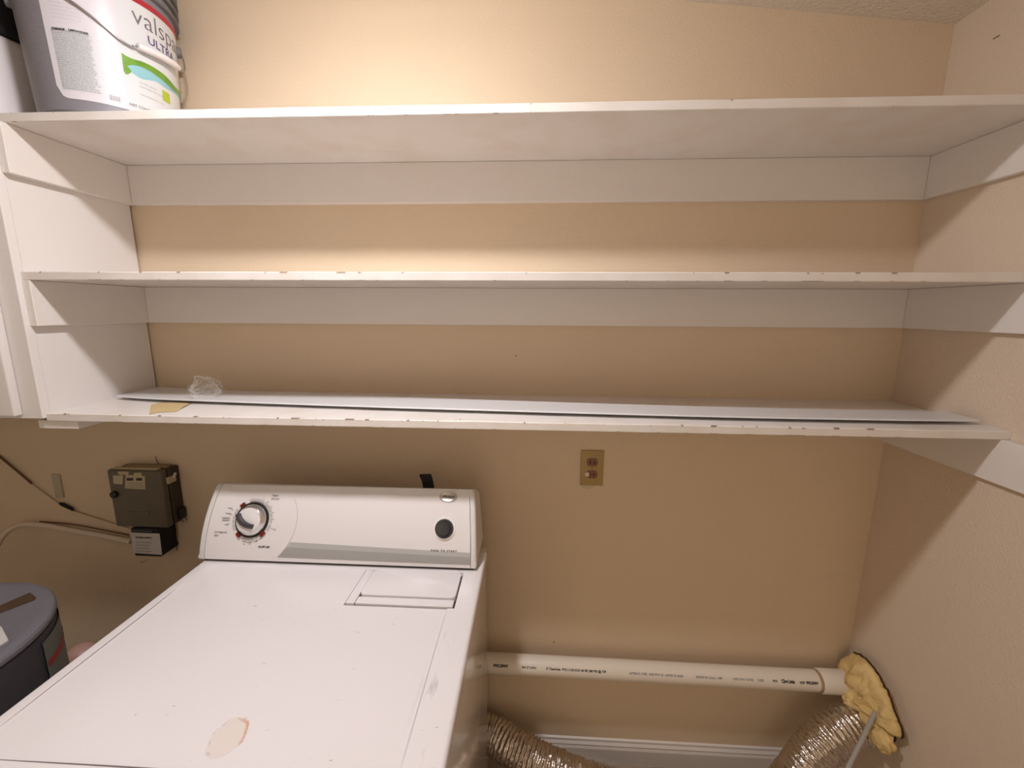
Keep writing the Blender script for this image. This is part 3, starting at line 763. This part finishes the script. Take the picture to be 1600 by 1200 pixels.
# crumpled clear film
bm = bmesh.new(); bmesh.ops.create_icosphere(bm, subdivisions=5, radius=1)
fc = on(1, -.155, 322, 609)
for v in bm.verts:
    u = v.co.copy(); d = .95 + .75 * noise.noise(u * 1.5 + Vector((4, 1, 0))) + .55 * abs(noise.noise(u * 2.6)) + .2 * noise.noise(u * 6)
    q = Vector((u.x * .033 * d, u.y * .026 * d, u.z * .027 * d)); q.x += .35 * max(0, -u.z) * .03
    v.co = q + fc
    v.co.z = max(v.co.z, ZL + .0145)
tag(obj('clear_film', bm, 'film', autosmooth=25, origin=(fc.x, fc.y, ZL + .0145)), 'crumpled clear plastic film wrapped at the left end of the trim strip', 'plastic film')

# ------------------------------------------------------------ paint bucket on the top shelf
BC = Vector((-1.03, -.165, ZT)); BR0, BK = .128, .05
def br(z): return BR0 + BK * z
def bs(phi, z, off=0):
    a = math.radians(phi); r = br(z) + off; return BC + Vector((r * math.cos(a), r * math.sin(a), z))
bk = thing('paint_bucket', 'grey five gallon paint bucket with a white label on the top shelf', 'bucket', BC)
prof = [(BR0 - .004, .0004), (BR0, .004)] + [(br(z), z) for z in (.05, .1, .15, .2, .25, .275)]
obj('bucket_body', lathe(prof + [(br(.275) - .002, .290), (br(.29), .295), (br(.33), .352), (br(.33) - .02, .352)], BC, 72), 'bucket', bk, autosmooth=40)
for z in (.280, .302, .324): obj('rim_rib', lathe([(br(z) - .001, z), (br(z) + .009, z + .001), (br(z) + .009, z + .006), (br(z) - .001, z + .007)], BC, 72), 'bucketrim', bk, autosmooth=40)
obj('lid', lathe([(br(.34) + .002, .338), (br(.34) + .008, .340), (br(.34) + .008, .366), (br(.34) + .002, .370), (br(.34) - .012, .370), (br(.34) - .016, .362), (.002, .362)], BC, 72), 'bucketrim', bk, autosmooth=40)
# label: cylinder patch with rounded lower left corner; ends under the rib
def lab_patch(p0, p1, z0f, z1, off, mtl, name='label_sheet', parent=bk, n=40, m_=10):
    bm = bmesh.new(); rows = []
    for i in range(n + 1):
        ph = p0 + (p1 - p0) * i / n; z0 = z0f(ph) if callable(z0f) else z0f; zz1 = z1(ph) if callable(z1) else z1
        rows.append([bm.verts.new(bs(ph, z0 + (zz1 - z0) * k / m_, off)) for k in range(m_ + 1)])
    for a, b in zip(rows, rows[1:]):
        for k in range(m_): bm.faces.new((a[k], b[k], b[k + 1], a[k + 1]))
    return obj(name, bm, mtl, parent, smooth=True)
def zlow(ph):
    t = max(0, min(1, (ph + 86) / 10)); return .026 + .024 * (1 - math.sqrt(max(0, 1 - (1 - t) ** 2)))
lab = lab_patch(-86, 75, zlow, .262, .0006, 'label')
lab_patch(-34, 75, .0275, .262, .0010, 'label2', 'label_front', lab)
lab_patch(-34, 75, .2545, .2665, .0014, 'labelred', 'red_band', lab)
def bmap(phi, z, off=.0016):
    def f(u, v): 
        zz = z + v; return bs(phi + math.degrees(u / br(zz)), zz, off)
    return f
def btext(s, phi, z, size, mtl, bold=0, sxx=1, off=.0018, align='LEFT'):
    obj('lettering', text_bm(s, size, bmap(phi, z, off), bold=bold, sx=sxx, align=align, res=4), mtl, lab)
btext('valspar', -23.5, .2110, .052, 'wordgrey', bold=-.0005, sxx=.98)
btext('ULTRA', -12, .1835, .0235, 'purple', bold=.0003, sxx=1.05)
# swoosh of green with blue below
def swoosh(pts, mtl, off):
    bm = bmesh.new(); rows = []
    P = spline([(a, b, c) for a, b, c in pts], 8)
    for p in P: rows.append([bm.verts.new(bs(p.x, p.y + p.z * k / 4, off)) for k in range(-4, 5, 2)])
    for a, b in zip(rows, rows[1:]):
        for k in range(4): bm.faces.new((a[k], b[k], b[k + 1], a[k + 1]))
    obj('swoosh', bm, mtl, lab, smooth=True)
swoosh([(-33, .119, .003), (-28, .117, .011), (-20, .113, .012), (-8, .118, .009), (4, .117, .009), (20, .120, .008), (34, .122, .011), (50, .12, .01)], 'sky', .0014)
swoosh([(-34, .126, .013), (-31, .126, .010), (-26, .129, .006), (-18, .132, .006), (-8, .131, .007), (4, .127, .008), (18, .122, .006), (34, .125, .005), (50, .12, .004)], 'green', .0018)
swoosh([(-34, .112, .009), (-32.5, .108, .010), (-30, .108, .006), (-28.5, .108, .002)], 'green', .0020)
lab_patch(-1.5, 8, .076, .099, .0016, 'lime', 'lime_badge', lab, 6, 3)
for k in range(6): btext('Interior Exterior Paint + Primer' if k % 2 else 'Zero VOC Low Odor', -23 if k < 4 else -27, .090 - k * .0082, .0052, 'inkgrey', sxx=.75) if k in (0, 1, 3) else None
btext('NET CONTENTS', -33, .036, .0075, 'inkgrey', bold=.0003)
# small print block: fine lines of lettering
lab_patch(-82.5, -52.5, .042, .158, .0009, 'label2', 'print_panel', lab, 16, 4)
words = 'CAUTION EYE SKIN AND RESPIRATORY IRRITANT KEEP FROM FREEZING USE ONLY WITH ADEQUATE VENTILATION CLOSE CONTAINER AFTER EACH USE DO NOT TAKE INTERNALLY WASH HANDS'.split()
bmt = bmesh.new(); random.seed(8)
for k in range(27):
    z = .150 - k * .0041
    line = ''
    while len(line) < 46: line += random.choice(words) + ' '
    text_bm(line[:44], .0042, bmap(-81, z, .0014), bmt, sx=.60, res=1, bold=.00008)
o = obj('fine_print', bmt, 'inkgrey', lab); o['kind'] = 'stuff'
bmt = bmesh.new()
for k in range(10):
    line = ''
    while len(line) < 40: line += random.choice(words).lower() + ' '
    text_bm(line[:36], .0048, bmap(-78, .235 - k * .0068, .0014), bmt, sx=.66, res=1)
o = obj('fine_print', bmt, 'inkpale', lab); o['kind'] = 'stuff'; bmt = bmesh.new()
for k in range(8): text_bm(random.choice(words) + ' ' + random.choice(words), .004, bmap(-50, .145 - k * .012, .0014), bmt, sx=.7, res=1)
o = obj('fine_print', bmt, 'inkpale', lab); o['kind'] = 'stuff'
btext('CLEANUP', -80, .1525, .0052, 'inkdark', bold=.0004); btext('LIMITATIONS', -68, .1535, .0052, 'inkdark', bold=.0003)
# bar code
for k in range(13): lab_patch(-47 + k * .62, -46.72 + k * .62 + (.15 if k % 3 else 0), .036, .047, .0014, 'inkgrey', 'bar', lab, 1, 1)
# ears and bail
EZ = .232; eR, eL = 42, -138
for ph in (eR, eL):
    c0 = bs(ph, EZ, 0); nrm = Vector((math.cos(math.radians(ph)), math.sin(math.radians(ph)), 0))
    obj('ear', tube([c0 - nrm * .001, c0 + nrm * .008, c0 + nrm * .010], lambda i: (.013, .012, .008)[i], 20), 'bucketrim', bk, autosmooth=40)
ctrl = [bs(eR, EZ, .009)]
for ph, z, off in ((38, .210, .014), (33, .186, .016), (26, .174, .014), (20, .170, .012), (0, .1645, .011), (-23, .161, .011), (-27, .157, .007), (-35, .163, .006), (-50, .188, .006), (-67, .213, .006), (-90, .238, .006), (-115, .244, .008), (eL, EZ, .009)):
    ctrl.append(bs(ph, z, off))
bail = obj('bail_handle', tube(spline(ctrl, 6), .0021, 8), 'steel', bk, autosmooth=60)
gp = [bs(p_, .161 + (p_ + 22) / 42 * .010, .0125) for p_ in lin(-23, 18, 9)]
obj('grip', tube(gp, lambda i: .0065 if i in (0, 8) else .0075, 16), 'whitetub', bail, autosmooth=50)

# white tub with a black upper part at the far left
WC = Vector((-1.332, -.172, ZT))
wt = thing('white_tub', 'white plastic tub with black upper part at the far left of the top shelf', 'tub', WC)
obj('tub_body', lathe([(.102, .0004), (.106, .004), (.117, .180), (.117, .190), (.112, .196), (.10, .198)], WC, 56), 'whitetub', wt, autosmooth=40)
obj('tub_upper', lathe([(.112, .1985), (.124, .199), (.130, .206), (.131, .300), (.126, .310), (.03, .312), (.02, .313)], WC, 56), 'blackmatte', wt, autosmooth=40)

# ------------------------------------------------------------ grey drum left of the dryer
DC = Vector((-1.275, -.590, 0)); DR = .240; DZ = .885
dm = thing('grey_drum', 'large round grey plastic drum with a lid standing left of the dryer', 'drum', DC)
obj('drum_body', lathe([(DR - .03, .0005), (DR - .018, .006), (DR - .004, .5), (DR, DZ - .022), (DR - .01, DZ - .016)], DC, 80), 'drum', dm, autosmooth=40)
obj('drum_lid', lathe([(DR - .003, DZ - .017), (DR + .003, DZ - .016), (DR + .003, DZ - .008), (DR, DZ - .003), (DR - .008, DZ), (DR - .022, DZ), (DR - .030, DZ - .004), (.01, DZ - .002)], DC, 80), 'drumlid', dm, autosmooth=30)
zt_ = DZ - .0015
tpp = [on(2, zt_, *q) for q in ((2, 945), (62, 919), (65, 932), (8, 954))]
tpp[0] = tpp[0] + (tpp[0] - tpp[1]) * .25; tpp[3] = tpp[3] + (tpp[3] - tpp[2]) * .25
obj('tape_strip', prism([(p.x, p.y) for p in tpp], lambda u, v: Vector((u, v, DZ - .005)), lambda u, v: Vector((u, v, zt_))), 'tape', dm)
wpp = [on(2, zt_, *q) for q in ((-14, 978), (2, 979), (13, 1000), (-6, 1012))]
obj('white_sticker', prism([(p.x, p.y) for p in wpp], lambda u, v: Vector((u, v, DZ - .005)), lambda u, v: Vector((u, v, zt_ + .0005))), 'paperwhite', dm)
def ds(phi, z, off=.001):
    a = math.radians(phi); t = z / (DZ); r = DR + .0008 + off; return DC + Vector((r * math.cos(a), r * math.sin(a), z))
def dpatch(quad, mtl, name, off):
    bm = bmesh.new(); (a, b, c_, d_) = quad; n = 10; rows = []
    for i in range(n + 1):
        t = i / n; lo_ = (a[0] + (b[0] - a[0]) * t, a[1] + (b[1] - a[1]) * t); hi_ = (d_[0] + (c_[0] - d_[0]) * t, d_[1] + (c_[1] - d_[1]) * t)
        rows.append([bm.verts.new(ds(lo_[0] + (hi_[0] - lo_[0]) * k / 4, lo_[1] + (hi_[1] - lo_[1]) * k / 4, off)) for k in range(5)])
    for r0, r1 in zip(rows, rows[1:]):
        for k in range(4): bm.faces.new((r0[k], r1[k], r1[k + 1], r0[k + 1]))
    return obj(name, bm, mtl, dm, smooth=True)
M['drumlabel'] = mat('dull_green_label', (.16, .17, .145), .5, var=.15, vscale=20)
dpatch(((24, .66), (75, .66), (75, .845), (24, .845)), 'drumlabel', 'drum_label', .002)
dpatch(((25, .783), (75, .783), (75, .797), (25, .797)), 'labelred', 'red_stripe', .003)

# pink rounded cap of a bottle standing between drum and dryer
pc = on(1, -.22, 128, 1026); pc = Vector((pc.x, pc.y, 0)); hz = on(1, -.22, 128, 1010).z
pk = thing('pink_bottle', 'pink rounded plastic bottle behind the drum, mostly hidden by the dryer', 'bottle', pc)
obj('bottle_body', lathe([(.050, .0005), (.055, .006), (.055, hz - .16), (.040, hz - .11), (.034, hz - .09)], pc, 32), 'pink', pk, autosmooth=40)
obj('cap', lathe([(.036, hz - .09), (.037, hz - .03), (.032, hz - .012), (.020, hz - .002), (.004, hz)], pc, 32), 'pink', pk, autosmooth=60)

# ------------------------------------------------------------ control box on the back wall
bx0, bx1, bz0, bz1, bd = -1.322, -1.143, .874, 1.066, .066
cb = thing('timer_box', 'olive grey control box with yellowed labels mounted on the wall left of the dryer', 'control box', ((bx0 + bx1) / 2, 0, bz0))
obj('back_housing', box((bx0 + .006, -.040, bz0 + .003), (bx1, -.0004, bz1 - .002), .006, 3), 'olivedark', cb, autosmooth=40)
cov = obj('front_cover', box((bx0, -bd, bz0), (bx1 - .004, -.0405, bz1), .007, 4), 'olive', cb, autosmooth=40)
def fq(*q): return [on(1, -bd - .001, *p) for p in q]
def flat(name, pts, y0, y1, mtl, parent): return obj(name, prism([(p.x, p.z) for p in pts], lambda u, v: Vector((u, y0, v)), lambda u, v: Vector((u, y1, v))), mtl, parent)
flat('yellowed_label', fq((196, 742), (226, 744), (227, 765), (195, 763)), -bd + .001, -bd - .0006, 'yellowlab', cov)
flat('yellowed_label', fq((183, 737), (201, 737), (200, 742), (186, 742)), -bd + .001, -bd - .0008, 'yellowlab', cov)
flat('yellowed_label', fq((209, 739), (221, 739), (221, 744), (209, 744)), -bd + .001, -bd - .0010, 'yellowlab', cov)
flat('green_label', fq((176, 743), (192, 743), (191, 757), (177, 756)), -bd + .001, -bd - .0006, 'plate', cov)
for q in (((198, 747), (208, 747), (208, 751), (198, 751)), ((213, 747), (222, 747), (222, 751), (213, 751))): flat('display_window', fq(*q), -bd + .001, -bd - .0014, 'black', cov)
for k in range(3): flat('print_line', fq((198, 754 + k * 3), (224, 755 + k * 3), (224, 756 + k * 3), (198, 755 + k * 3)), -bd + .001, -bd - .0009, 'inkgrey', cov)
flat('name_plate', fq((199, 800), (233, 800), (233, 808), (199, 808)), -bd + .001, -bd - .0012, 'olive', cov)
kc = fq((180, 772))[0]
obj('side_knob', lathe([(.011, 0), (.011, -.010), (.008, -.012)], (kc.x, -bd + .001, kc.z), 20, 'y'), 'black', cb)
obj('paper_strip', box((bx0 + .012, -.058, bz1 - .0005), (bx1 - .02, -.044, bz1 + .004), .001, 1), 'yellowlab', cb)
obj('paper_strip', box((bx0 + .030, -.036, bz1 - .003), (bx1 - .012, -.020, bz1 + .003), .001, 1), 'tanwire', cb)
obj('hinge_clip', box((bx1 - .004, -.050, bz1 - .050), (bx1 + .004, -.020, bz1 - .028), .002, 2), 'plate', cb)
obj('hinge_pin', tube([(bx1 + .003, -.030, bz1 - .036), (bx1 + .005, -.022, bz1 - .022)], .004, 10), 'paperwhite', cb)
obj('side_bracket', box((bx1 - .002, -.030, bz0 + .012), (bx1 + .009, -.006, bz0 + .048), .003, 2), 'black', cb)
rc = on(1, -.012, 285, 813)
ringp = [rc + Vector((.0085 * math.cos(a), 0, .0075 * math.sin(a))) for a in lin(0, 2 * math.pi * 15 / 16, 16)]
obj('ring_tab', tube(ringp, .0024, 8, closed=True), 'plate', cb)
obj('tab_arm', tube([(bx1 - .01, -.02, bz0 + .006), rc + Vector((-.008, 0, 0))], .0032, 8), 'plate', cb)
obj('pull_wire', tube([(bx0 + .115, -.004, bz1), (bx0 + .116, -.012, bz1 + .014), (bx0 + .112, -.008, bz1 + .026)], .0012, 6), 'brownwire', cb)
# black transformer under it
q0, q1 = on(1, -.072, 202, 825), on(1, -.072, 252, 871)
ax0, ax1 = q0.x, q1.x - .002; az1, az0 = bz0 - .0005, q1.z
pt = thing('power_adapter', 'black power adapter with a white printed label hanging under the control box', 'power adapter', ((ax0 + ax1) / 2, 0, az0))
pb_ = obj('adapter_body', box((ax0, -.070, az0), (ax1, -.0004, az1), .004, 3), 'blackmatte', pt, autosmooth=40)
lp = [on(1, -.0705, *p) for p in ((204, 832), (249, 834), (253, 867), (209, 864))]
la = flat('adapter_label', lp, -.0695, -.0708, 'paperwhite', pt)
def fm_(px, py, y): 
    o_ = on(1, y, px, py)
    return lambda u, v: Vector((o_.x + u, y, o_.z + v))
bmt = text_bm('POWER SUPPLY', .0085, fm_(212, 841, -.0711), bold=.0005, sx=.92)
for k, s_ in enumerate(('CLASS 2 TRANSFORMER', 'INPUT 120V 60Hz 7W', 'OUTPUT 24V 250mA', 'FOR INDOOR USE ONLY')): text_bm(s_, .0052, fm_(212, 848 + k * 4.6, -.0711), bmt, sx=.95)
obj('lettering', bmt, 'inkdark', la)
obj('adapter_slot', box((ax0 + .008, -.0735, az1 - .010), (ax1 - .014, -.069, az1 - .004), .001, 1), 'charcoal', pt)
tag(obj('drip_tube', tube(spline([on(1, -.004, 274, 812), on(1, -.004, 277, 835), on(1, -.004, 276, 860)], 5), .0022, 8), 'tanwire'), 'short tan tube down the wall at the right of the adapter', 'tube')
tag(obj('paper_sliver', prism([(p.x, p.z) for p in [on(1, -.0012, *q) for q in ((218, 878), (235, 873), (226, 878), (220, 881))]], lambda u, v: Vector((u, -.0002, v)), lambda u, v: Vector((u, -.0014, v))), 'yellowlab'), 'small pale paper sliver stuck to the wall under the adapter', 'paper')
# cables
tag(obj('cream_cable', tube(spline([on(1, -.11, -30, 905), on(1, -.09, -10, 862), on(1, -.055, 8, 834), on(1, -.030, 34, 820), on(1, -.014, 70, 821), on(1, -.012, 110, 828), on(1, -.012, 160, 837), on(1, -.02, 205, 846)], 8), .0085, 12), 'cablewhite', autosmooth=60),
    'thick cream cable looping from the left edge to the power adapter', 'cable')
tag(obj('thin_wire', tube(spline([on(1, -.006, 62, 815), on(1, -.006, 110, 819), on(1, -.006, 160, 828), on(1, -.006, 201, 836)], 6), .0022, 8), 'brownwire'), 'dark thin wire running just above the cream cable', 'wire')
bw = tag(obj('brown_wire', tube(spline([on(1, -.006, -15, 703), on(1, -.006, 0, 714), on(1, -.008, 28, 737), on(1, -.006, 50, 756)], 6), .0032, 8), 'brownwire'), 'dark brown wire slanting down the wall from the left edge', 'wire')
tag(obj('tan_wire', tube(spline([on(1, -.006, 50, 756), on(1, -.006, 75, 774), on(1, -.006, 95, 788), on(1, -.006, 116, 798), on(1, -.006, 160, 812), on(1, -.01, 204, 826)], 6), .0014, 6), 'tanwire'), 'fine tan wire continuing from the brown wire to the adapter', 'wire')
tag(obj('wire_connector', tube([on(1, -.009, 93, 786), on(1, -.009, 97, 788), on(1, -.009, 112, 795), on(1, -.009, 115, 798)], lambda i: (.003, .0055, .0050, .002)[i], 12), 'blackmatte'), 'small black connector joining the thin wires on the wall', 'connector')
cpb = [on(1, -.003, 80, 741), on(1, -.003, 100, 778)]
o = tag(obj('cover_plate', box((cpb[0].x, -.0045, cpb[1].z), (cpb[1].x, -.0002, cpb[0].z), .0015, 2), 'plate', autosmooth=40), 'dull greenish blank cover plate on the wall above the wires', 'cover plate')
